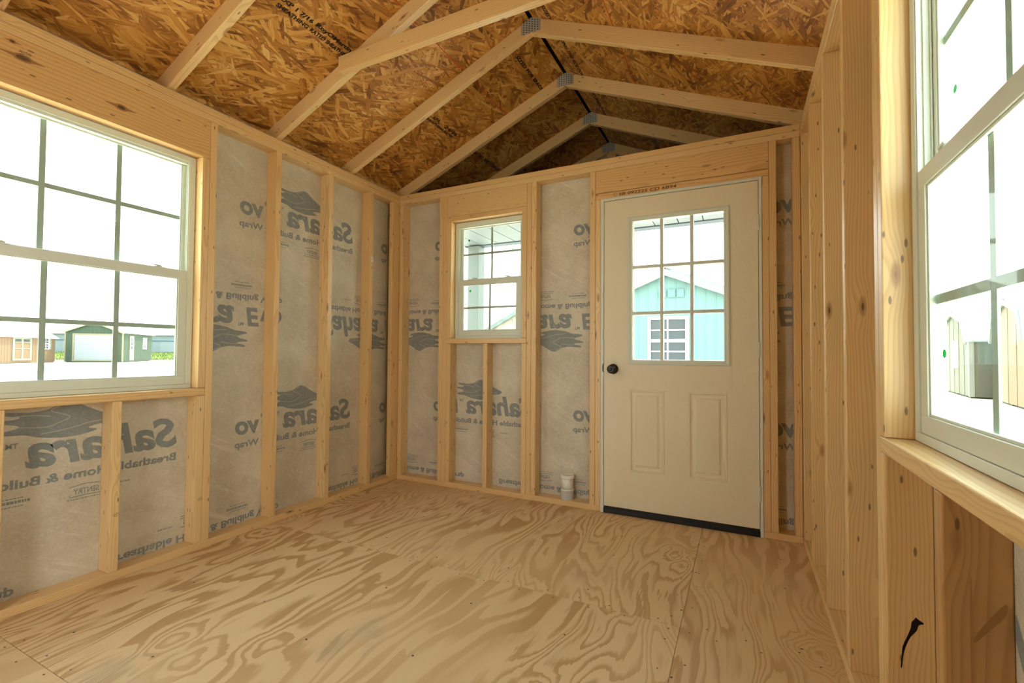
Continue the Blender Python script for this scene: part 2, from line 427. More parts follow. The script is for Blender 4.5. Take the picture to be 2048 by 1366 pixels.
for k in range(7):
    for j in range(7):
        nail(.35 + .4 * k + random.uniform(-.02, .02), -.3 - .37 * j + random.uniform(-.06, .06), .0045)
tag(fin('nail_heads', bm, flat('nail_steel', (.07, .045, .03), .5), floor), kind='stuff')

SIDING = flat('outer_siding', (.55, .55, .50), .7)
def sheet(name, P, a0, a1, z0, z1, holes):
    """house wrap over sheathing, with openings; one mesh: inner wrap layer and outer siding"""
    bm = bmesh.new()
    As = sorted({a0, a1, *[h[0] for h in holes], *[h[1] for h in holes]}); Zs = sorted({z0, z1, *[h[2] for h in holes], *[h[3] for h in holes]})
    for i in range(len(As) - 1):
        for j in range(len(Zs) - 1):
            ca, cz = (As[i] + As[i + 1]) / 2, (Zs[j] + Zs[j + 1]) / 2
            if any(h[0] < ca < h[1] and h[2] < cz < h[3] for h in holes): continue
            box(bm, P(As[i], .0895, Zs[j]), P(As[i + 1], .0905, Zs[j + 1]), 0); box(bm, P(As[i], .0906, Zs[j]), P(As[i + 1], .106, Zs[j + 1]), 1)
    o = fin(name, bm, [WRAP, SIDING]); o['kind'] = 'structure'; return o
LW = (-2.497, -1.583, .848, 2.078); RW = (-2.565, -1.651, .848, 2.078); BW = (.518, 1.132, 1.155, 2.078)
wall_left = sheet('wall_left', P_left, YR - .09, .089, G + .1, 2.357, [LW])
wall_right = sheet('wall_right', P_right, YR - .09, .089, G + .1, 2.357, [RW])
wall_far = sheet('wall_far', P_back, -.089, W + .089, G + .1, H, [BW, (1.716, 2.67, -.02, 2.084)])
def P_near(a, w, z): return Vector((a, YR - w, z))
RD = (.6, 1.05, -.02, 2.10)  # unseen doorway, added behind the camera to let daylight into the room
wall_near = sheet('wall_near', P_near, -.089, W + .089, G + .1, 2.9, [RD])

def plates(P, par, a0, a1, gaps=()):
    segs = []; a = a0
    for g0, g1 in gaps: segs.append((a, g0)); a = g1
    segs.append((a, a1))
    for s0, s1 in segs: wboard(P, 'bottom_plate', s0, s1, 0, PB, par)
    wboard(P, 'top_plate', a0, a1, LP, LP + .0365, par); wboard(P, 'top_plate', a0, a1, LP + .0375, H, par)
def stud(P, par, a0, z0=PB, z1=LP, w=.038, mat=None): return wboard(P, 'stud', a0 + .0004, a0 + w - .0004, z0, z1, par, mat=mat)
# left wall
plates(P_left, wall_left, YR, .089 - .001)
wboard(P_left, 'stud', -.0865, .0005, PB, LP, wall_left, 0, .038)
for a in (-.345, -.742, -1.151, -1.546, -2.535, -2.94, -3.35, YR): stud(P_left, wall_left, a)
for a in (-1.584, -2.497): stud(P_left, wall_left, a if a > -2 else a - .001, .849, 2.077); stud(P_left, wall_left, a if a > -2 else a - .001, PB, .809)
for a in (-1.949, -2.33): stud(P_left, wall_left, a, PB, .809)
wboard(P_left, 'window_sill_board', -2.497, -1.5465, .810, .848, wall_left)
wboard(P_left, 'header', -2.534, -1.5465, 2.0785, LP - .0005, wall_left, 0, .040, FIR); wboard(P_left, 'header', -2.534, -1.5465, 2.0785, LP - .0005, wall_left, .041, .089, FIR)
# far wall
plates(P_back, wall_far, .0005, W - .0005, ((1.716, 2.67),))
for a in (0.0, .404, .442, 1.170, 1.208, 1.641, 2.707, 2.825): stud(P_back, wall_far, a)
for a in (.480, 1.132): stud(P_back, wall_far, a, 1.156, 2.077); stud(P_back, wall_far, a, PB, 1.116)
stud(P_back, wall_far, .812, PB, 1.116)
stud(P_back, wall_far, 1.679, PB, 2.084, .0365); stud(P_back, wall_far, 2.6705, PB, 2.084, .0365)
wboard(P_back, 'window_sill_board', .4805, 1.1695, 1.117, 1.155, wall_far)
wboard(P_back, 'header_plate', .4805, 1.1695, 2.078, 2.1145, wall_far); wboard(P_back, 'header', .4805, 1.1695, 2.1155, LP - .0005, wall_far)
hp = wboard(P_back, 'header_plate', 1.6795, 2.7065, 2.085, 2.1225, wall_far, mat=FIR)
wboard(P_back, 'header', 1.6795, 2.7065, 2.1255, LP - .0005, wall_far, mat=FIR)
# right wall
plates(P_right, wall_right, YR, .089 - .001)
for a in (-.037, -.375, -.800, -1.205, -1.613, -2.603, -2.99, YR): stud(P_right, wall_right, a)
for a in (-1.651, -2.604 + .038): stud(P_right, wall_right, a, .849, 2.077) if a > -2 else stud(P_right, wall_right, -2.603 + .0, .849, 2.0)
stud(P_right, wall_right, -1.651, PB, .809); stud(P_right, wall_right, -2.0, PB, .809, mat=wood('weathered_brown_pine', (.58, .345, .15), (.33, .165, .06), 90)); stud(P_right, wall_right, -2.38, PB, .809)
wboard(P_right, 'window_sill_board', -2.565, -1.614, .810, .848, wall_right)
wboard(P_right, 'header', -2.564, -1.614, 2.0785, LP - .0005, wall_right, 0, .089, FIR)
# wall behind the camera
for s0, s1 in ((0, .6), (1.05, W)): wboard(P_near, 'bottom_plate', s0 + .001, s1 - .001, 0, PB, wall_near)
wboard(P_near, 'top_plate', .001, W - .001, LP, H, wall_near)
for a in (.0, .562, 1.05, W - .038): stud(P_near, wall_near, a)
wboard(P_near, 'header', .6005, 1.0495, 2.10, LP - .0005, wall_near, 0, .089, FIR)

# knots and a bark pocket that stand out
def blot(name, P3, poly, mat, par):
    bm = bmesh.new(); bm.faces.new([bm.verts.new(P3(*p)) for p in smooth2(poly)]); bmesh.ops.triangulate(bm, faces=bm.faces); fin(name, bm, mat, par)
def smooth2(pts, n=3):
    out = []; L = len(pts)
    for i in range(L):
        p0, p1, p2, p3 = pts[i - 1], pts[i], pts[(i + 1) % L], pts[(i + 2) % L]
        for k in range(n):
            t = k / n
            out.append(tuple(.5 * (2 * p1[j] + (p2[j] - p0[j]) * t + (2 * p0[j] - 5 * p1[j] + 4 * p2[j] - p3[j]) * t * t + (3 * p1[j] - p0[j] - 3 * p2[j] + p3[j]) * t ** 3) for j in (0, 1)))
    return out
BARK = flat('dark_bark', (.02, .012, .008), .9, .1); BARK2 = flat('brown_knot_rim', (.36, .18, .07), .6, .3); BARK3 = flat('brown_knot_heart', (.13, .065, .035), .6, .3)
blot('bark_pocket', lambda a, b: (a, -1.6512, b), ((2.9174, .4405), (2.9229, .4365), (2.9325, .4297), (2.9227, .4241), (2.9189, .4107), (2.9077, .3937), (2.8987, .3695), (2.8941, .348), (2.8913, .3207), (2.8888, .3215), (2.891, .3486), (2.8931, .3695), (2.9015, .3936), (2.9079, .414), (2.9099, .4285), (2.9143, .4343)), BARK, wall_right)
blot('pitch_streak', lambda a, b: (a, -2.0002, b), ((2.8987, .6689), (2.901, .6694), (2.9018, .58), (2.9013, .5043), (2.899, .35), (2.8982, .5036), (2.8978, .6)), flat('pitch_brown', (.42, .22, .09), .6), wall_right)
blot('knot', lambda a, b: (a, -2.0002, b), ((2.9026, .5772), (2.922, .613), (2.9424, .6424), (2.9425, .6243), (2.9218, .5947), (2.9053, .5718)), BARK2, wall_right)
def knot(P3, ca, cb, ra, rb, par, tail=2.2):
    for k, (s, m, off) in enumerate(((1.55, BARK2, 0), (.85, BARK3, .00015))):
        pts = []
        for i in range(14):
            a = 2 * math.pi * i / 14; t_ = (tail if k == 0 and i in (0, 7) else 1) * random.uniform(.9, 1.1); pts.append((ca + ra * s * t_ * math.cos(a), cb + rb * s * math.sin(a)))
        blot('knot', lambda x_, y_, o_=off: P3(x_, -.00035 - o_, y_), pts, m, par)
for ya, za, ra, rb in ((-2.278, 2.205, .022, .009), (-1.948, 2.165, .018, .009), (-2.308, 2.254, .008, .005)): knot(P_left, ya, za, ra, rb, wall_left)

# ------------------------------------------------------------------ roof
SL = .4167; TH = math.atan(SL)
def zb(x): return 2.972 - SL * abs(x - RIDGE)          # underside of rafters
def zt(x): return 3.068 - SL * abs(x - RIDGE)          # underside of sheathing
Y0, Y1 = YR - .30, 1.42
bm = bmesh.new()
for sgn in (-1, 1):
    xe = RIDGE + sgn * (RIDGE + .22)
    poly = [(xe, zt(xe) + .0135), (RIDGE, zt(RIDGE) + .0135), (RIDGE, zt(RIDGE) + .035), (xe, zt(xe) + .035)]
    prism(bm, poly, lambda a, b, d: (a, d, b), Y0, Y1)
ceiling = tag(fin('ceiling', bm, FELT), kind='structure')
def slopemat(sgn, y):
    return Matrix(((math.cos(TH), 0, 0, RIDGE), (0, 1, 0, y), (0, 0, 1, 0), (0, 0, 0, 1)))
def osb_panel(sgn, y0, y1):
    # local X down the slope, local Y along the ridge
    n0, n1 = .014, (RIDGE + .21) / math.cos(TH)
    cx = RIDGE; X = Vector((sgn * math.cos(TH), 0, -math.sin(TH))); Z = Vector((sgn * math.sin(TH), 0, math.cos(TH))); Y = Z.cross(X)
    yc = (y0 + y1) / 2
    M = Matrix(((X.x, Y.x, Z.x, RIDGE), (X.y, Y.y, Z.y, yc), (X.z, Y.z, Z.z, 3.068), (0, 0, 0, 1)))
    bm = bmesh.new(); hy = (y1 - y0) / 2 - .001
    box(bm, (n0, -hy, 0), (n1, hy, .0125))
    return fin('osb_panel', bm, OSB, ceiling, M)
for s_g in (-1, 1):
    for ya, yb in ((Y0, -3.57), (-3.57, -1.131), (-1.131, 1.309), (1.309, Y1)): osb_panel(s_g, ya, yb)
def rafter(sgn, y, drop=0, x_out=.16):
    X = Vector((sgn * math.cos(TH), 0, -math.sin(TH))); Z = Vector((sgn * math.sin(TH), 0, math.cos(TH))); Y = Z.cross(X)
    M = Matrix(((X.x, Y.x, Z.x, RIDGE), (X.y, Y.y, Z.y, y + .019), (X.z, Y.z, Z.z, 2.972), (0, 0, 0, 1))); Mi = M.inverted()
    xo = RIDGE + sgn * (RIDGE + x_out); xr = RIDGE + sgn * .0006
    pl = [(xr, zb(xr)), (xo, zb(xo)), (xo, zt(xo)), (xr, zt(xr))]
    bm = bmesh.new(); prism(bm, pl, lambda a, b, d: Mi @ Vector((a, d, b)), y, y + .038)
    bmesh.ops.bevel(bm, geom=list(bm.edges), offset=.002, segments=1, affect='EDGES')
    return fin('rafter', bm, PINE, ceiling, M)
def platemat():
    t = NT('truss_plate'); o = t.n('TexCoord').outputs['Object']; x, y, z = t.sep(o)
    row = t.math('FRACT', t.math('MULTIPLY', x, 55)); odd = t.math('MULTIPLY', t.math('FLOOR', t.math('MULTIPLY', x, 55)), .5)
    cl = t.math('FRACT', t.math('ADD', t.math('MULTIPLY', z, 70), odd))
    slot = t.math('MULTIPLY', t.math('MULTIPLY', t.math('GREATER_THAN', row, .25), t.math('LESS_THAN', row, .78)), t.math('LESS_THAN', cl, .5))
    return t.fin(t.mix(slot, (.52, .54, .53), (.10, .10, .10)), .4, .5, .4)
PLATE = platemat()
TY = [.075 + .61 * k for k in (-7, -6, -5, -4, -3, -2, -1, 0, 1, 2)]
for y in TY:
    a = rafter(-1, y); rafter(1, y)
    bmx = bmesh.new(); poly = [(-.062, -.062), (.062, -.062), (.062, .022), (0, .030), (-.062, .022)]
    prism(bmx, poly, lambda a_, b_, d: (a_, d, b_), -.0012, 0)
    fin('connector_plate', bmx, PLATE, a, Matrix.Translation((RIDGE, y, 3.036)))
bd = board('collar_tie', (.548, -1.1885, 2.606), (2.316, -1.1505, 2.695), ceiling, PINE)
# gable over the porch: short post and wrap behind the last rafters
board('gable_post', (RIDGE - .019, 1.30, 2.26), (RIDGE + .070, 1.333, 2.965), ceiling, PINE)
bm = bmesh.new(); prism(bm, [(-.2, 2.20), (W + .2, 2.20), (W + .2, zt(W + .2)), (RIDGE, 3.066), (-.2, zt(-.2))], lambda a, b, d: (a, d, b), 1.345, 1.36)
fin('gable_sheet', bm, WRAP, ceiling)
bm = bmesh.new(); prism(bm, [(-.1, 2.9), (W + .1, 2.9), (W + .1, 2.91), (RIDGE + .3, 2.93), (RIDGE, 3.066), (RIDGE - .3, 2.93)], lambda a, b, d: (a, d, b), YR - .105, YR - .09); bm.free()
# eave closures
for xx in (-.135, W + .12):
    boxobj('eave_board', (xx, Y0, 2.187), (xx + .015, Y1, zt(xx) + .004 if xx < 0 else zt(xx + .015) + .004), SIDING, ceiling)

# ------------------------------------------------------------------ printing on the wrap
def dune():
    pts = [(0, .44), (.10, .56), (.2, .68), (.30, .82), (.38, .94), (.45, 1.0), (.53, .94), (.62, .82), (.74, .77), (.86, .79), (.95, .80), (.965, .74), (.9, .69), (.84, .66),
           (.87, .61), (.99, .59), (1.0, .54), (.93, .49), (.86, .44), (.85, .38), (.95, .31), (.99, .27), (.96, .21), (.8, .17), (.70, .08), (.55, .01), (.42, 0), (.27, .06), (.20, .13), (.28, .20), (.2, .27), (.08, .30), (.02, .35)]
    lines = [[(.50, .93), (.60, .78), (.52, .68), (.44, .56), (.54, .42), (.62, .34), (.76, .36), (.88, .40)],
             [(.10, .38), (.26, .36), (.40, .26), (.54, .20), (.68, .16)], [(.60, .62), (.74, .68), (.88, .68)]]
    return pts, lines
def smooth(pts, closed=False, n=4):
    out = []; L = len(pts); rng = range(L) if closed else range(L - 1)
    for i in rng:
        p0, p1, p2, p3 = (pts[(i - 1) % L] if closed or i > 0 else pts[0], pts[i], pts[(i + 1) % L], pts[(i + 2) % L] if closed or i + 2 < L else pts[-1])
        for k in range(n):
            t = k / n
            out.append(tuple(.5 * (2 * p1[j] + (p2[j] - p0[j]) * t + (2 * p0[j] - 5 * p1[j] + 4 * p2[j] - p3[j]) * t * t + (3 * p1[j] - p0[j] - 3 * p2[j] + p3[j]) * t ** 3) for j in (0, 1)))
    if not closed: out.append(pts[-1])
    return out
def ribbon(bm, pts, w, fn, mi=0):
    prev = None
    for i, p in enumerate(pts):
        a = pts[max(i - 1, 0)]; b = pts[min(i + 1, len(pts) - 1)]; dx, dy = b[0] - a[0], b[1] - a[1]; l = math.hypot(dx, dy) or 1
        nx, ny = -dy / l * w / 2, dx / l * w / 2
        q = (bm.verts.new(fn(p[0] + nx, p[1] + ny)), bm.verts.new(fn(p[0] - nx, p[1] - ny)))
        if prev: f_ = bm.faces.new((prev[0], prev[1], q[1], q[0])); f_.material_index = mi
        prev = q
BLK = bmesh.new()          # one repeat of the print in (u, v): u from the left of the first letter, v up from its base line
V3 = lambda du=0, dv=0, d=0: (lambda x, y: (x + du, y + dv, d))
for body, size, ex, sh, wid, du, dv in (('Sahara', .198, .0062, .16, .575, 0, 0), ('E', .150, .0055, .12, .082, .647, 0), ('vo', .150, .0055, .10, .150, .737, 0), ('TM', .030, .0008, 0, .036, .596, .085),
                                        ('Breathable Home & Building Wrap', .052, .0016, .0, .885, .003, -.078), ('SENTRY', .034, .0009, 0, .092, .324, -.152)):
    tb = text_bm(body, size, ex, sh, wid); add_bm(BLK, tb, V3(du, dv)); tb.free()
ribbon(BLK, [(.312, -.122), (.312, -.118), (.37, -.110), (.428, -.118), (.428, -.122)], .004, V3())
ribbon(BLK, [(.312, -.152), (.312, -.163), (.37, -.160), (.428, -.163), (.428, -.152)], .004, V3())
def dashes(x0, x1, v, h):
    x = x0
    while x < x1:
        w_ = random.uniform(.004, .011); ribbon(BLK, [(x, v), (x + w_, v)], h, V3()); x += w_ + .0025
dashes(.312, .428, -.1735, .005); dashes(.205, .275, -.135, .006); dashes(.555, .680, -.132, .011); dashes(.575, .66, -.117, .004); dashes(.575, .66, -.150, .004)
dp, dl = dune(); tb = bmesh.new(); tb.faces.new([tb.verts.new((.258 + x * .40, .108 + y * .155, 0)) for x, y in smooth(dp, True)])
bmesh.ops.triangulate(tb, faces=tb.faces); add_bm(BLK, tb, V3()); tb.free()
for ln in dl: ribbon(BLK, smooth([(.258 + x * .40, .108 + y * .155) for x, y in ln]), .0032, V3(d=.0003), 1)
BLKM = bpy.data.meshes.new('blk'); BLK.to_mesh(BLKM)
umax, vmin, vmax = .90, -.19, .28
def print_bay(P, par, a0, a1, z0, z1, insts):
    """insts: (a_start, baseline z, direction of reading, up)"""
    out = bmesh.new()
    for (s, bz, du, dv) in insts:
        ulo, uhi = sorted(((a0 - s) * du, (a1 - s) * du)); vlo, vhi = sorted(((z0 - bz) * dv, (z1 - bz) * dv))
        if uhi < 0 or ulo > umax or vhi < vmin or vlo > vmax: continue
        b = bmesh.new(); b.from_mesh(BLKM)
        for co, no in (((ulo, 0, 0), (-1, 0, 0)), ((uhi, 0, 0), (1, 0, 0)), ((0, vlo, 0), (0, -1, 0)), ((0, vhi, 0), (0, 1, 0))):
            bmesh.ops.bisect_plane(b, geom=list(b.verts) + list(b.edges) + list(b.faces), plane_co=co, plane_no=no, clear_outer=True)
        mp = {v: out.verts.new(P(s + v.co.x * du, .0889 - v.co.z, bz + v.co.y * dv)) for v in b.verts}
        for q in b.faces:
            try: out.faces.new([mp[v] for v in q.verts]).material_index = q.material_index
            except ValueError: pass
        b.free()
    if len(out.faces) == 0: out.free(); return
    fin('printed_lettering', out, [INK, WRAPLINE], par)
def insts(off, dz, upstart, downstart, n=5):
    L = []
    for k in range(-n, n + 1):
        for bz in (.556, 1.867): L.append((upstart + 1.198 * k, bz + dz, -1, 1))
        for bz in (-.002, 1.302): L.append((downstart + 1.198 * k, bz + dz, 1, -1))
    return L
IL = insts(0, 0, -.432, -.716); IB = insts(0, .018, 1.185, .909); IR = insts(0, .0, -.40, -.3)
for a0, a1, z0, z1 in ((-1.508, -1.151, PB, LP), (-1.113, -.742, PB, LP), (-.704, -.345, PB, LP), (-.307, -.055, PB, LP), (-1.911, -1.583, PB, .81), (-2.33, -1.949, PB, .81), (-2.498, -2.292, PB, .81)):
    print_bay(P_left, wall_left, a0, a1, z0, z1, IL)
for a0, a1, z0, z1 in ((.038, .404, PB, LP), (.518, .812, PB, 1.117), (.850, 1.132, PB, 1.117), (1.246, 1.641, PB, LP), (2.745, 2.825, PB, LP)):
    print_bay(P_back, wall_far, a0, a1, z0, z1, IB)
for a0, a1, z0, z1 in ((-.337, -.037, PB, LP), (-.762, -.375, PB, LP), (-1.167, -.800, PB, LP), (-1.575, -1.205, PB, LP), (-1.962, -1.651, PB, .81), (-2.342, -2.0, PB, .81)):
    def PRm(a, w, z): return P_right(a, w, z)
    print_bay(PRm, wall_right, a0, a1, z0, z1, [(s, bz, -du, dv) for s, bz, du, dv in IR])
# printing on the roof boards
def slope_pt(sgn, x, y, lift=.0006):
    return Vector((x, y, zt(x) - lift))
bm = bmesh.new()
def osb_line(body, x, y0, size, wid, sgn=-1):
    tb = text_bm(body, size, .0014, 0, wid, res=2)
    add_bm(bm, tb, lambda a, b: slope_pt(sgn, x + b * math.cos(TH) * (1 if sgn < 0 else 1), y0 + a)); tb.free()
for y0, y1 in ((-1.56, -1.165),): osb_line('RoyOMartin', .603, -1.392, .032, .235); osb_line('RATED SHEATHING', .563, -1.396, .032, .262); osb_line('EXP 1 7/16', .600, -1.60, .030, .19); osb_line('SHEATHING', .563, -1.59, .030, .18)
osb_line('APA', .590, -.375, .036, .085); osb_line('SHEATHING RATED', .560, -.41, .026, .34); osb_line('24/16', .588, -.22, .040, .16)
osb_line('RATED SHEATHING', .566, .225, .045, .43); osb_line('RoyOMartin', .585, -2.2, .032, .235)
fin('stamped_lettering', bm, BLACKINK, ceiling)
bm = bmesh.new()
for x, pts in ((.957, (-2.5, -1.16)), (.955, (-1.145, .7)), (1.93, (-2.5, .7))):
    n = 24; ribbon(bm, [(pts[0] + (pts[1] - pts[0]) * k / n, x + random.uniform(-.004, .004)) for k in range(n + 1)], .0045, lambda a, b: slope_pt(0, b, a))
fin('chalk_line', bm, REDINK, ceiling)
bm = bmesh.new()
osb_line('SIZED FOR SPACING THIS SIDE DOWN', 1.548, -.66, .034, .80)
osb_line('RATED SHEATHING', 1.555, .2, .034, .5); osb_line('SIZED FOR SPACING', 1.24, -.35, .03, .5)
fin('stamped_lettering', bm, BLACKINK, ceiling)
# handwriting over the door and small grade stamps
bm = bmesh.new()
tb = text_bm('SB 092225 CD 6B94', .026, .0005, .1, .362); add_bm(bm, tb, lambda a, b: (1.838 + a, -.0006, 2.0925 + b * 1.0)); tb.free()
tb = text_bm('1', .016, .0002); add_bm(bm, tb, lambda a, b: (1.8105 + a, -.0006, 2.096 + b)); tb.free()
ribbon(bm, [(1.8145 + .0115 * math.cos(k * .35), 2.1015 + .0115 * math.sin(k * .35)) for k in range(19)], .0018, lambda a, b: (a, -.0006, b))
fin('handwriting', bm, PENINK, hp)
bm = bmesh.new()
for k, s in enumerate(('SYP', 'HT-NO2', 'KD19', 'MILL 88')):
    tb = text_bm(s, .012, .0002, 0, .034); add_bm(bm, tb, lambda a, b: P_left(-2.29 + k * .0095 + b, -.0006, 2.20 + a)); tb.free()
for (ya, za) in ((-1.565, .26), (-1.932, .29)):
    tb = text_bm('HT', .012, .0003, 0, .014); add_bm(bm, tb, lambda a, b: P_left(ya + a, -.0006, za + b)); tb.free()
    ribbon(bm, [(ya + .007 + .012 * math.cos(k * .35), za + .005 + .009 * math.sin(k * .35)) for k in range(19)], .0012, lambda a, b: P_left(a, -.0006, b))
fin('grade_stamp', bm, flat('faded_stamp_ink', (.20, .12, .07), .7), wall_left)

# ------------------------------------------------------------------ windows
def wbox(name, P, a0, a1, w0, w1, z0, z1, mat, parent, bev=.0015):
    return boxobj(name, P(a0, w0, z0), P(a1, w1, z1), mat, parent, bev)
def ringobj(name, P, a0, a1, z0, z1, wd_, w0, w1, mat, parent, wb=None, wt=None, extra=()):
    wb = wb or wd_; wt = wt or wd_
    c = P((a0 + a1) / 2, (w0 + w1) / 2, (z0 + z1) / 2); bm = bmesh.new()
    for q in ((a0, a1, z0, z0 + wb, w0, w1), (a0, a1, z1 - wt, z1, w0, w1), (a0, a0 + wd_, z0 + wb, z1 - wt, w0, w1), (a1 - wd_, a1, z0 + wb, z1 - wt, w0, w1)) + tuple(extra):
        box(bm, P(q[0], q[4], q[2]) - c, P(q[1], q[5], q[3]) - c, 0, .0012)
    return fin(name, bm, mat, parent, Matrix.Translation(c))
def window(idx, P, a0, a1, z0, z1, ncol, locks, dots, label):
    rt = root('window_%d' % idx, P((a0 + a1) / 2, .09, z0), kind='structure', label=label)
    a0 += .003; a1 -= .003; z0 += .001; z1 -= .004
    gb = .0085 if z1 - z0 < 1.1 else .0105
    zm = 1.598 if z1 - z0 < 1.1 else 1.444
    fr = ringobj('window_frame', P, a0, a1, z0, z1, .028, .057, .108, VINYL, rt, wb=.021, wt=.03)
    for s in (0, 1):      # balance channels with their ribs, beside the upper sash
        aa = a0 + .028 if s == 0 else a1 - .028; d = 1 if s == 0 else -1
        for wv in (.0600, .0725, .0850): wbox('channel_rib', P, aa, aa + d * .005, wv, wv + .003, zm + .02, z1 - .03, VINYL, rt, 0)
    wbox('head_stop', P, a0 + .028, a1 - .028, .066, .088, z1 - .042, z1 - .03, VINYL, rt)
    wbox('window_nailing_fin', P, a0 - .03, a1 + .03, .1082, .110, z0 - .03, z0 - .001, VINYL, rt, 0)
    def sash(u0, u1, v0, v1, w0, w1, st, rb, rtp, low):
        sh = ringobj('sash', P, u0, u1, v0, v1, st, w0, w1, VINYL, rt, wb=rb, wt=rtp)
        g0, g1, h0, h1 = u0 + st, u1 - st, v0 + rb, v1 - rtp; wg = (w0 + w1) / 2
        ringobj('glazing_bead', P, g0, g1, h0, h1, .006, wg - .009, wg - .003, VINYL, sh)
        wbox('pane', P, g0 - .003, g1 + .003, wg - .0015, wg + .0015, h0 - .003, h1 + .003, GLASS, sh, 0)
        for k in range(1, ncol):
            c = g0 + (g1 - g0) * k / ncol; wbox('grille_bar', P, c - gb, c + gb, wg + .004, wg + .009, h0, h1, BARV, sh, .0008)
        c = (h0 + h1) / 2
        for k in range(ncol):
            e0 = g0 + (g1 - g0) * k / ncol + (gb if k else 0); e1 = g0 + (g1 - g0) * (k + 1) / ncol - (gb if k < ncol - 1 else 0)
            wbox('grille_bar', P, e0, e1, wg + .004, wg + .009, c - gb, c + gb, BARV, sh, .0008)
        wbox('pane', P, g0 - .003, g1 + .003, wg + .0115, wg + .0135, h0 - .003, h1 + .003, GLASS, sh, 0)
        return sh
    up = sash(a0 + .024, a1 - .024, zm - .012, z1 - .026, .0895, .1135, .023, .034, .017, False)
    lo = sash(a0 + .0285, a1 - .0285, z0 + .0215, zm + .020, .0605, .0870, .041, .041, .041, True)
    for la in locks:
        bm = bmesh.new(); c = P(la, .075, zm + .020)
        def q(a, w, z): return P(la + a, .075 + w, zm + .020 + z) - c
        box(bm, q(-.026, -.010, 0), q(.026, .010, .005), 0, .001); box(bm, q(-.012, -.008, .005), q(.012, .008, .012), 0, .002); box(bm, q(-.030, -.014, .007), q(.004, -.006, .013), 0, .002)
        fin('sash_lock', bm, VINYL, lo, Matrix.Translation(c))
    for da, dw, dz in dots:
        bm = bmesh.new(); prism(bm, [(.009 * math.cos(k * math.pi / 8), .009 * math.sin(k * math.pi / 8)) for k in range(16)], lambda a, b, d: P(a, d, b) - P(0, 0, 0), -.0003, .0001)
        fin('dot_sticker', bm, GREEN, up if dw > .085 else lo, Matrix.Translation(P(da, dw, dz)))
    return rt, up, lo
w1, up1, _ = window(1, P_left, *LW, 3, (-1.742, -2.30), (), 'white double hung window with three by four grille, looking onto the green garage')
window(2, P_back, *BW, 2, (.70, .985), ((.618, .1045, 1.940), (.652, .0715, 1.530)), 'small white double hung window beside the door, looking onto the porch post')
window(3, P_right, *RW, 3, (-1.80, -2.36), ((-1.757, .1045, 1.610), (-1.786, .0715, 1.049)), 'white double hung window on the right wall, looking onto the tan barns')
bm = bmesh.new()      # faint scribble on the upper sash of the left window
PS = lambda a, b: P_left(a, .1052, b)
for ln in ([(-1.99, 1.775), (-1.965, 1.72)], [(-2.045, 1.692), (-1.98, 1.708), (-1.92, 1.735)], [(-2.06, 1.665), (-2.035, 1.685), (-2.0, 1.665), (-2.005, 1.62), (-2.03, 1.605), (-1.99, 1.600), (-1.985, 1.58), (-2.01, 1.565), (-2.045, 1.585)],
           [(-1.925, 1.70), (-1.945, 1.66), (-1.94, 1.60), (-1.945, 1.565), (-1.965, 1.58), (-1.96, 1.62), (-1.935, 1.635), (-1.91, 1.66), (-1.915, 1.695)]):
    ribbon(bm, smooth(ln), .0022, PS)
fin('chalk_scribble', bm, SCR, up1)

# ------------------------------------------------------------------ door
door = root('door_1', (2.195, .02, 0), kind='structure', label='cream steel door with nine lite window and two raised panels')
B = P_back
X0, X1, Z0, Z1 = 1.7405, 2.6505, .045, 2.0625
gx0, gx1, gz0, gz1 = 1.930, 2.467, 1.007, 1.908
pn = ((1.909, 2.126, .287, .814), (2.265, 2.483, .287, .814))
bm = bmesh.new(); xs = sorted({X0, X1, gx0, gx1, *[p[0] for p in pn], *[p[1] for p in pn]}); zs = sorted({Z0, Z1, gz0, gz1, .287, .814})
holes = [(gx0, gx1, gz0, gz1)] + list(pn)
def inh(x, z): return any(h[0] < x < h[1] and h[2] < z < h[3] for h in holes)
c = Vector((2.195, .0235, 1.05))
for i in range(len(xs) - 1):
    for j in range(len(zs) - 1):
        if not inh((xs[i] + xs[i + 1]) / 2, (zs[j] + zs[j + 1]) / 2): box(bm, Vector((xs[i], .002, zs[j])) - c, Vector((xs[i + 1], .045, zs[j + 1])) - c)
bmesh.ops.remove_doubles(bm, verts=bm.verts, dist=1e-5)
dd = {}
for q in bm.faces: dd.setdefault(tuple(sorted(v.index for v in q.verts)), []).append(q)
bm.verts.index_update(); dd = {}
for q in bm.faces: dd.setdefault(tuple(sorted(v.index for v in q.verts)), []).append(q)
bmesh.ops.delete(bm, geom=[q for l in dd.values() if len(l) > 1 for q in l], context='FACES')
slab = fin('door_slab', bm, DOOR, door, Matrix.Translation(c))
def profile_panel(name, x0, x1, z0, z1, prof, mat, par, cap=True):
    """rings of (inset, y) from the rim inwards"""
    c = Vector(((x0 + x1) / 2, 0, (z0 + z1) / 2)); bm = bmesh.new(); rings = []
    for ins, yy in prof:
        rings.append([bm.verts.new(Vector(p) - c) for p in ((x0 + ins, yy, z0 + ins), (x1 - ins, yy, z0 + ins), (x1 - ins, yy, z1 - ins), (x0 + ins, yy, z1 - ins))])
    for a, b in zip(rings, rings[1:]):
        for k in range(4): bm.faces.new((a[k], a[(k + 1) % 4], b[(k + 1) % 4], b[k]))
    if cap: bm.faces.new(rings[-1])
    return fin(name, bm, mat, par, Matrix.Translation(c))
for p in pn:
    profile_panel('raised_panel', *p, ((0, .002), (.002, -.001), (.010, -.001), (.014, .0065), (.024, .0085), (.034, .0075), (.046, .0015), (.048, .0015)), DOOR, slab)
profile_panel('lite_frame', 1.896, 2.501, .976, 1.938, ((0, .0025), (.001, -.006), (.006, -.0085), (.012, -.0085), (.020, -.004), (.030, -.004), (.0325, .004), (.034, .018)), VINYL, slab, False)
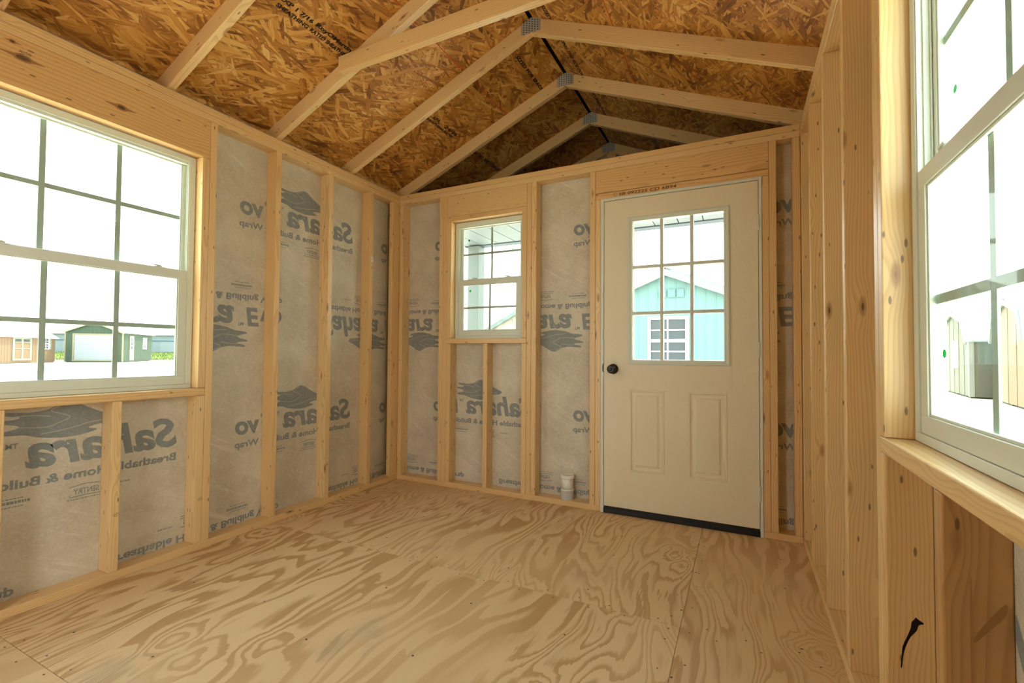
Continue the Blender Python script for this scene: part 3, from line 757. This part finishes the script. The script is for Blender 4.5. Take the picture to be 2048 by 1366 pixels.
lf = profile_panel('lite_frame', 1.896, 2.501, .976, 1.938, ((.030, .0445), (.034, .030), (.034, .018)), VINYL, slab, False)
wbox('pane', B, gx0 - .002, gx1 + .002, .020, .023, gz0 - .002, gz1 + .002, GLASS, slab, 0)
for k in (1, 2):
    xc = gx0 + (gx1 - gx0) * k / 3; zc = gz0 + (gz1 - gz0) * k / 3
    for dw in ((.002, .0195), (.0235, .040)):
        wbox('grille_bar', B, xc - .0105, xc + .0105, dw[0], dw[1], gz0, gz1, VINYL, slab, .003)
        for m in range(3):
            wbox('grille_bar', B, gx0 + (gx1 - gx0) * m / 3 + (.0105 if m else 0), gx0 + (gx1 - gx0) * (m + 1) / 3 - (.0105 if m < 2 else 0), dw[0], dw[1], zc - .0105, zc + .0105, VINYL, slab, .003)
bm = bmesh.new(); kc = Vector((1.802, .002, .945))
lathe(bm, [(.033, 0), (.034, -.004), (.030, -.009), (.016, -.012), (.0125, -.022), (.0125, -.030), (.020, -.036), (.0275, -.045), (.0285, -.055), (.025, -.064), (.015, -.069), (.013, -.067), (.008, -.067), (.007, -.070), (.003, -.070)], (0, 0, 0), 'y')
tag(fin('door_knob', bm, KNOB, slab, Matrix.Translation(kc), True), label='black round door knob')
bm = bmesh.new(); prism(bm, [(1.7370 - .0085 * math.sin(k * math.pi / 10), .951 + .031 * math.cos(k * math.pi / 10)) for k in range(11)], lambda a, b, d: (a, d, b), -.0035, -.0006)
tag(fin('strike_plate', bm, KNOB, door), label='black strike plate')
wbox('door_jamb', B, 1.7165, 1.7378, -.003, .112, .0, 2.0838, JAMB, door); wbox('door_jamb', B, 2.6535, 2.6697, -.003, .112, .0, 2.0838, JAMB, door)
wbox('door_head_jamb', B, 1.7381, 2.6532, -.003, .112, 2.0658, 2.0838, JAMB, door)
for q in ((1.738, 1.752, .04, 2.0655), (2.639, 2.6533, .04, 2.0655)): wbox('weather_strip', B, q[0], q[1], .0465, .06, q[2], q[3], BLACK, door, 0)
wbox('weather_strip', B, 1.7525, 2.6385, .0465, .06, 2.048, 2.0655, BLACK, door, 0)
wbox('threshold', B, 1.738, 2.6532, -.004, .13, .0005, .030, BLACK, door, .002); wbox('door_sweep', B, 1.742, 2.649, .004, .040, .0305, .0448, BLACK, door, 0)
for zc in (1.815, 1.074, .246):
    bm = bmesh.new(); c = Vector((2.6520, -.005, zc))
    for k in range(5): lathe(bm, [(.0062, -.044 + k * .0178), (.0062, -.044 + k * .0178 + .0168)], (0, 0, 0), 'z', 14)
    box(bm, (-.012, .0035, -.044), (.012, .0062, .044))
    fin('hinge', bm, JAMB, door, Matrix.Translation(c))

# ------------------------------------------------------------------ small things inside
t = root('pipe_stub', (1.472, .045, PB), label='capped white plastic pipe stub standing on the bottom plate left of the door', category='pipe')
bm = bmesh.new(); lathe(bm, [(.0425, 0), (.0435, .002), (.0435, .058), (.0465, .060), (.0465, .070), (.0425, .071)], (1.472, .045, PB + .0003), 'z', 40)
tag(fin('pipe_coupling', bm, PVC2, t, None, True), label='greyish lower coupling')
bm = bmesh.new(); lathe(bm, [(.040, 0), (.040, .068)], (1.472, .045, PB + .0715), 'z', 40); fin('pipe_body', bm, PVC, t, None, True)
bm = bmesh.new(); lathe(bm, [(.041, 0), (.0455, .003), (.0465, .006), (.0465, .022), (.0445, .025), (.036, .0255), (.034, .022), (.006, .022)], (1.472, .045, PB + .1397), 'z', 40); fin('pipe_cap', bm, PVC, t, None, True)
t = root('hanging_tag', (.004, -.322, 1.742), label='small white paper tag hung on a stud of the left wall near the far corner', category='tag')
bm = bmesh.new(); box(bm, (.002, -.331, 1.742), (.003, -.309, 1.778)); tg = fin('tag_card', bm, PAPER, t)
bm = bmesh.new(); box(bm, (.0032, -.322, 1.750), (.0034, -.320, 1.768)); box(bm, (.0032, -.326, 1.765), (.0034, -.314, 1.768)); fin('printed_mark', bm, flat('tag_ink', (.1, .08, .08)), tg)
bm = bmesh.new(); tube(bm, [(.002, -.320, 1.776), (.004, -.317, 1.79), (.005, -.316, 1.80), (.001, -.316, 1.806)], .0012); fin('tag_string', bm, PAPER, t)

# ------------------------------------------------------------------ porch
deck = tag(boxobj('porch_floor', (-.1, .108, G + .01), (W + .1, 1.42, -.03), flat('deck_brown', (.42, .33, .24), .7)), kind='structure')
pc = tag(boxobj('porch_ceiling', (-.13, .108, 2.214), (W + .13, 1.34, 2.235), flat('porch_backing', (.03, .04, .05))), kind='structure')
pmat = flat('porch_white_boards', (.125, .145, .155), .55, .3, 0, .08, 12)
x = -.128
while x < W + .1:
    boxobj('ceiling_board', (x + .004, .109, 2.200), (min(x + .2, W + .13) - .004, 1.235, 2.2135), pmat, pc, .001); x += .2
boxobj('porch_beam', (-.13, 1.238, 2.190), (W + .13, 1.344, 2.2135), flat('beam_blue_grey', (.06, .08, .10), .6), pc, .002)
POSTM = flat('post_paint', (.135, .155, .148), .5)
for xp, lab in ((-.082, 'square white porch post seen through the small window'), (W - .056, 'square white porch post in front of the door on its hinge side')):
    t = root('porch_post', (xp + .07, 1.27, -.03), label=lab, category='post')
    boxobj('post_shaft', (xp + .004, 1.204, -.03 + .001), (xp + .136, 1.336, 2.1895), POSTM, t, .004)
    boxobj('post_base_trim', (xp - .010, 1.190, -.029), (xp + .150, 1.350, .10), POSTM, t, .004)

# ------------------------------------------------------------------ sheds outside
SKID = flat('treated_skid', (.05, .045, .035))
ROOFW = flat('white_metal_roof', (.82, .84, .84), .4, .4)
DGLASS = flat('dark_shed_glass', (.045, .055, .06), .3, .3)
def frame_rect(bm, x0, x1, z0, z1, w, y0, y1, mi=0):
    for q in ((x0, x1, z0, z0 + w), (x0, x1, z1 - w, z1), (x0, x0 + w, z0 + w, z1 - w), (x1 - w, x1, z0 + w, z1 - w)): box(bm, (q[0], y0, q[2]), (q[1], y1, q[3]), mi)
def loc_fin(name, bm, mat, parent):           # geometry given in the thing's own coordinates
    return fin(name, bm, mat, parent, parent_world(parent))
def shed_window(par, x0, x1, z0, z1, trim, nx=2, nz=3, face='f', L=0, shut=None):
    F = (lambda p: p) if face == 'f' else None
    bm = bmesh.new(); frame_rect(bm, x0, x1, z0, z1, .07, -.05, 0)
    fr = loc_fin('window_trim', bm, trim, par)
    bm = bmesh.new(); box(bm, (x0 + .07, -.012, z0 + .07), (x1 - .07, -.002, z1 - .07)); loc_fin('pane', bm, DGLASS, fr)
    bm = bmesh.new()
    for k in range(1, nx): xc = x0 + .07 + (x1 - x0 - .14) * k / nx; box(bm, (xc - .014, -.035, z0 + .07), (xc + .014, -.013, z1 - .07))
    for k in range(1, nz): zc = z0 + .07 + (z1 - z0 - .14) * k / nz; h = .035 if k * 2 == nz else .014; box(bm, (x0 + .07, -.034, zc - h), (x1 - .07, -.014, zc + h))
    loc_fin('muntin', bm, trim, fr)
    return fr
def side_root(par, x, y, rz):
    return None
def gable_body(par, wx, dy, he, hr, wallm, roofm, trim, ov=.2, knee=None, grooves=.3, ribs=True):
    """front wall in the plane y=0 (x 0..wx), body behind it to y=dy; ridge along y"""
    prof = [(0, he)] + ([(knee[0], knee[1]), (wx / 2, hr), (wx - knee[0], knee[1])] if knee else [(wx / 2, hr)]) + [(wx, he)]
    bm = bmesh.new(); prism(bm, [(0, .05), (wx, .05)] + prof[::-1], lambda a, b, d: (a, d, b), 0, dy)
    body = loc_fin('body_wall', bm, wallm, par)
    n = int(wx / grooves)                       # batten strips on the front
    bm = bmesh.new()
    def top(x):
        for (xa, za), (xb, zb_) in zip(prof, prof[1:]):
            if xa <= x <= xb: return za + (zb_ - za) * (x - xa) / (xb - xa)
        return he
    for k in range(1, n): xk = wx * k / n; box(bm, (xk - .012, -.008, .05), (xk + .012, 0, top(xk) - .03))
    for k in range(1, int(dy / grooves)):
        yk = grooves * k; box(bm, (-.008, yk - .012, .05), (0, yk + .012, he)); box(bm, (wx, yk - .012, .05), (wx + .008, yk + .012, he))
    loc_fin('siding_batten', bm, wallm, par)['kind'] = 'stuff'
    # roof slabs
    for (xa, za), (xb, zb_) in zip(prof, prof[1:]):
        s = -1 if xb <= wx / 2 + 1e-6 else 1
        dx, dz = xb - xa, zb_ - za; l = math.hypot(dx, dz); nx_, nz_ = -dz / l, dx / l
        ea = ov if (xa == 0) else 0; eb = ov if xb == wx else 0
        pa = (xa - dx / l * ea, za - dz / l * ea); pb = (xb + dx / l * eb, zb_ + dz / l * eb)
        bm = bmesh.new(); prism(bm, [pa, pb, (pb[0] + nx_ * .05, pb[1] + nz_ * .05), (pa[0] + nx_ * .05, pa[1] + nz_ * .05)], lambda a, b, d: (a, d, b), -ov, dy + ov)
        if ribs:
            for k in range(int((dy + 2 * ov) / .3)):
                yk = -ov + .1 + .3 * k; prism(bm, [(pa[0] + nx_ * .05, pa[1] + nz_ * .05), (pb[0] + nx_ * .05, pb[1] + nz_ * .05), (pb[0] + nx_ * .075, pb[1] + nz_ * .075), (pa[0] + nx_ * .075, pa[1] + nz_ * .075)], lambda a, b, d: (a, d, b), yk, yk + .04)
        loc_fin('roof_panel', bm, roofm, par)
        bm = bmesh.new(); prism(bm, [pa, pb, (pb[0] - nx_ * .12, pb[1] - nz_ * .12), (pa[0] - nx_ * .12, pa[1] - nz_ * .12)], lambda a, b, d: (a, d, b), -ov - .03 - (.008 if s > 0 else 0), -ov + .01 - (.008 if s > 0 else 0))
        loc_fin('fascia_board', bm, trim, par)
    for xc in (0, 1):
        bm = bmesh.new()
        prism(bm, [(-.02, -.02), (.09, -.02), (.09, 0), (0, 0), (0, .09), (-.02, .09)] if xc == 0 else [(wx + .02, -.02), (wx - .09, -.02), (wx - .09, 0), (wx, 0), (wx, .09), (wx + .02, .09)], lambda a, b, d: (a, b, d), .05, he - .02)
        loc_fin('corner_trim', bm, trim, par)
    bm = bmesh.new(); prism(bm, [(wx / 2 - .12, hr), (wx / 2, hr + .05), (wx / 2 + .12, hr), (wx / 2 + .12, hr + .06), (wx / 2, hr + .11), (wx / 2 - .12, hr + .06)], lambda a, b, d: (a, d, b), -ov - .045, dy + ov + .01); loc_fin('ridge_cap', bm, roofm, par)
    for k in range(3):
        bm = bmesh.new(); xk = .15 + (wx - .5) * k / 2; box(bm, (xk, .05, 0), (xk + .15, dy - .05, .05)); loc_fin('skid_runner', bm, SKID, par)
    return body

# green garage, seen through the left window
gA, gB, gC = Vector((-53.68, 21.62, 0)), Vector((-56.90, 18.24, 0)), Vector((-59.44, 27.14, 0))
ang = math.atan2(gA.y - gB.y, gA.x - gB.x); wx = (gA - gB).length
t = root('green_garage', (gB.x, gB.y, G), ang, label='dark green garage with pale roll-up door and white roof, seen through the left window', category='garage')
GW = flat('green_siding', (.036, .052, .035), .7, .2, 0, .25, 3); TAN = flat('tan_trim', (.17, .14, .09), .6)
gable_body(t, wx, 7.6, 3.05, 4.05, GW, ROOFW, TAN, .25)
dx0, dx1 = .78, 3.95
bm = bmesh.new(); frame_rect(bm, dx0 - .16, dx1 + .16, .1, 2.86, .14, -.05, 0); loc_fin('door_trim', bm, TAN, t)
rd = root('x', (0, 0, 0)); bpy.data.objects.remove(rd)
bm = bmesh.new(); box(bm, (dx0, -.012, .24), (dx1, -.001, 2.72)); gd = loc_fin('roll_up_door', bm, flat('pale_blue_door', (.19, .21, .22), .5), t)
for k in range(14): bm = bmesh.new(); box(bm, (dx0, -.028, .25 + k * .177), (dx1, -.012, .25 + k * .177 + .150)); loc_fin('door_slat', bm, flat('pale_blue_door_slat', (.20, .22, .23), .5) if k == 0 else gd.children[0].data.materials[0], gd)
# its side wall door and window (plane x = wx)
def on_side(par, wx_, y0):     # helper empty-free transform: front coords -> side wall coords
    M = Matrix(((0, -1, 0, wx_), (1, 0, 0, y0), (0, 0, 1, 0), (0, 0, 0, 1))); return M
def side_fin(name, bm, mat, par, M):
    for v in bm.verts: v.co = M @ v.co
    return fin(name, bm, mat, par, parent_world(par) if par.type == 'EMPTY' else parent_world(par))
M = on_side(t, wx, 0)
bm = bmesh.new(); frame_rect(bm, 1.5, 2.55, .15, 2.75, .10, -.05, 0); side_fin('door_trim', bm, TAN, t, M)
bm = bmesh.new(); box(bm, (1.62, -.03, .2), (2.43, -.003, 2.63)); sd = side_fin('walk_door', bm, flat('white_door', (.85, .85, .82)), t, M)
for k in range(3):
    bm = bmesh.new(); box(bm, (1.80, -.040, 1.35 + k * .4), (2.25, -.031, 1.68 + k * .4)); side_fin('door_lite', bm, DGLASS, sd, M)
bm = bmesh.new(); frame_rect(bm, 5.0, 5.95, 1.35, 2.62, .09, -.05, 0); sw = side_fin('window_trim', bm, TRIMW, t, M)
bm = bmesh.new(); box(bm, (5.09, -.02, 1.44), (5.86, -.003, 2.53)); side_fin('pane', bm, DGLASS, sw, M)
bm = bmesh.new(); box(bm, (5.46, -.04, 1.44), (5.50, -.021, 2.53)); box(bm, (5.09, -.041, 1.95), (5.86, -.022, 2.02)); side_fin('muntin', bm, TRIMW, sw, M)

# brown shed with double doors, left of it; ridge parallel to its front
bA, bB = Vector((-53.34, 12.86)), Vector((-57.16, 17.66)); dv = (bA - bB).normalized(); ln_ = 11.0
ang = math.atan2(dv.y, dv.x)
BR = flat('brown_siding', (.15, .095, .06), .7, .2, 0, .12, 4)
def eave_shed(name, loc, ang, ln_, dp_, he, hr, wallm, label):
    t = root(name, loc, ang, label=label, category='shed')
    bm = bmesh.new(); prism(bm, [(0, .05), (dp_, .05), (dp_, he), (dp_ / 2, hr), (0, he)], lambda a, b, d: (d, a, b), 0, ln_); loc_fin('body_wall', bm, wallm, t)
    bm = bmesh.new()
    for k in range(1, int(ln_ / .3)): box(bm, (.3 * k - .012, -.01, .05), (.3 * k + .012, 0, he))
    loc_fin('siding_batten', bm, wallm, t)['kind'] = 'stuff'
    for s in (0, 1):
        y0_, y1_ = (-.2, dp_ / 2) if s == 0 else (dp_ + .2, dp_ / 2); k_ = (hr - he) / (dp_ / 2); z0_ = he - .2 * k_
        bm = bmesh.new(); prism(bm, [(y0_, z0_), (y1_, hr), (y1_, hr + .05), (y0_, z0_ + .05)], lambda a, b, d: (d, a, b), -.2, ln_ + .2)
        for k in range(int(ln_ / .25)): prism(bm, [(y0_, z0_ + .05), (y1_, hr + .05), (y1_, hr + .08), (y0_, z0_ + .08)], lambda a, b, d: (d, a, b), -.15 + .25 * k, -.10 + .25 * k)
        loc_fin('roof_panel', bm, ROOFW, t)
    bm = bmesh.new(); box(bm, (-.2, dp_ / 2 - .12, hr + .04), (ln_ + .2, dp_ / 2 + .12, hr + .12)); loc_fin('ridge_cap', bm, flat('grey_ridge_cap', (.45, .47, .47)), t)
    bm = bmesh.new()
    for k in range(3): box(bm, (0, .1 + k * (dp_ - .35) / 2, 0), (ln_, .25 + k * (dp_ - .35) / 2, .05))
    loc_fin('skid_runner', bm, flat('dark_skid', (.15, .13, .10)), t)
    return t
origin = bB
fd = (Vector((bA.x, bA.y)) - bB).normalized(); ang = math.atan2(fd.y, fd.x)
# front must face the room: put x axis from far end to near end with body behind
t = eave_shed('brown_shed', (bA.x + 4.4 * fd.x, bA.y + 4.4 * fd.y, G), math.atan2(-fd.y, -fd.x), 10.5, 3.6, 2.42, 3.55, BR, 'brown shed with double doors and white ribbed roof beside the green garage')
PALE = flat('pale_trim', (.17, .18, .14), .6)
sx0 = 5.55
bm = bmesh.new(); frame_rect(bm, sx0, sx0 + 2.05, .25, 2.36, .12, -.06, 0); dt = loc_fin('door_trim', bm, PALE, t)
for k in (0, 1):
    x0 = sx0 + .12 + k * .91; bm = bmesh.new(); box(bm, (x0, -.03, .33), (x0 + .90, -.002, 2.24)); dl_ = loc_fin('door_leaf', bm, BR, t)
    bm = bmesh.new(); frame_rect(bm, x0, x0 + .90, .33, 2.24, .09, -.055, -.031); box(bm, (x0 + .09, -.055, 1.25), (x0 + .81, -.031, 1.33)); box(bm, (x0 + .09, -.055, 1.84), (x0 + .81, -.031, 1.90)); loc_fin('door_rail', bm, PALE, dl_)
    for m in range(4):
        bm = bmesh.new(); box(bm, (x0 + .15 + m * .16, -.045, 1.93), (x0 + .27 + m * .16, -.031, 2.12)); loc_fin('transom_pane', bm, DGLASS, dl_)
shed_window(t, sx0 + 3.35, sx0 + 4.15, 1.25, 2.33, TRIMW, 2, 4)
for xs_ in (sx0 + 4.17,):
    bm = bmesh.new(); box(bm, (xs_, -.04, 1.25), (xs_ + .22, 0, 2.33)); loc_fin('shutter', bm, PALE, t)

# long pale blue warehouse far behind
t = root('warehouse', (-84.6, 62.0, G), math.atan2(-33.0 - 29, -22.0), label='long pale blue metal warehouse far behind the green garage', category='warehouse')
t.matrix_basis = Matrix.Translation((-103.0, 20.0, .72)) @ Matrix.Rotation(math.atan2(26.0, 22.0), 4, 'Z')
WBLUE = flat('pale_blue_metal', (.14, .165, .175), .6)
bm = bmesh.new(); prism(bm, [(0, 0), (12, 0), (12, 3.0), (6, 4.3), (0, 3.0)], lambda a, b, d: (d, a, b), 0, 60); loc_fin('body_wall', bm, WBLUE, t)
bm = bmesh.new(); prism(bm, [(-.4, 2.95), (6, 4.35), (12.4, 2.95), (12.4, 3.1), (6, 4.5), (-.4, 3.1)], lambda a, b, d: (d, a, b), -.4, 60.4); loc_fin('roof_panel', bm, ROOFW, t)
for k in range(9):
    bm = bmesh.new(); box(bm, (2 + k * 6.3, -.06, .1), (6.2 + k * 6.3, 0, 1.85)); loc_fin('bay_door', bm, flat('bay_door', (.16, .18, .19), .5), t)
bm = bmesh.new(); box(bm, (0, -.09, 1.9), (60, -.01, 2.05)); loc_fin('blue_band', bm, flat('blue_band', (.05, .09, .13), .5), t)

# grass strip in front of the warehouse
bm = bmesh.new()
org = Vector((-96.0, 18.0, G)); d1 = Vector((22, 26, 0)).normalized(); d2 = Vector((26, -22, 0)).normalized()
def gz(d): return Vector((0, 0, max(0.012, .89 * (1 - max(0, d) / 17))))
org = Vector((-103.0, 20.0, G)) - d1 * 6
gv = [[bm.verts.new(org + d1 * a_ + d2 * b_ + gz(b_)) for a_ in (0, 70)] for b_ in (.4, 4, 8, 12, 17, 22)]
for a_, b_ in zip(gv, gv[1:]): bm.faces.new((a_[0], a_[1], b_[1], b_[0]))
for k in range(12000):
    dd_ = random.uniform(.4, 22); p = org + d1 * random.uniform(0, 70) + d2 * dd_ + gz(dd_); h = random.uniform(.08, .28); a = random.uniform(0, 6.28); w_ = .05
    dx, dy = math.cos(a) * w_, math.sin(a) * w_
    bm.faces.new([bm.verts.new(p + Vector(v)) for v in ((-dx, -dy, 0), (dx, dy, 0), (random.uniform(-.08, .08), random.uniform(-.08, .08), h))])
tag(fin('grass', bm, flat('yellow_green_grass', (.09, .115, .025), .9, .1, 0, .2, .8)), kind='stuff', label='strip of yellow green grass before the pale warehouse', category='grass')

# teal shed facing the door
TEAL = flat('teal_siding', (.105, .185, .178), .6, .2, 0, .04, 3)
t = root('teal_shed', (-.85, 8.0, G), 0, label='pale teal gabled shed with white trim, seen through the door window', category='shed')
gable_body(t, 3.74, 5.0, 2.34, 3.11, TEAL, flat('pale_grey_roof', (.16, .17, .19), .5), flat('cream_trim', (.30, .285, .25), .6), .16, grooves=.2)
fr = shed_window(t, 1.46, 2.36, .95, 2.06, TRIMW, 2, 4)
for xv in (1.73, 1.93, 2.12):
    bm = bmesh.new(); box(bm, (xv, -.03, 2.50), (xv + .13, -.002, 2.66)); vt = loc_fin('gable_vent', bm, flat('vent_teal', (.09, .17, .17)), t)
    bm = bmesh.new(); frame_rect(bm, xv - .01, xv + .14, 2.49, 2.67, .016, -.04, -.002); loc_fin('vent_trim', bm, TEAL, vt)

# tan shed behind the porch post
t = root('tan_shed', (-5.75, 10.0, G), 0, label='cream tan gabled shed with dark roof edge, seen through the small window', category='shed')
gable_body(t, 4.02, 5.0, 1.46, 2.52, flat('cream_siding', (.24, .21, .17), .6), flat('grey_roof', (.40, .42, .42), .6), flat('grey_fascia', (.10, .12, .115), .6), .10)

# barns through the right window: gables face the room (-x)
BROOF = flat('barn_roof', (.26, .30, .33), .4, .4); BTRIM = flat('barn_trim', (.19, .19, .165), .5)
def barn(loc, wy, dx_, he, kn, hr, wallm, label, win=None, rz=math.pi / 2 * 3):
    t = root('barn_shed', loc, rz, label=label, category='shed')
    gable_body(t, wy, dx_, he, hr, wallm, BROOF, BTRIM, .06, knee=kn, grooves=.6)
    if win: shed_window(t, *win, TRIMW, 2, 4)
    return t
barn((8.89, 18.35, G), 3.8, 5.0, 1.65, (.60, 2.33), 2.62, flat('tan_grey_siding', (.085, .078, .058), .6), 'small tan grey barn shed with white gambrel roof, farther one in the right window', (1.85, 2.45, .84, 1.68), rz=-math.pi / 2 - .133)
barn((8.66, 13.97, G), 2.8, 5.0, 1.63, (.22, 2.30), 2.62, flat('orange_tan_siding', (.14, .085, .040), .6), 'orange tan barn shed with white gambrel roof, nearer one in the right window', None, rz=-math.pi / 2 - .162)
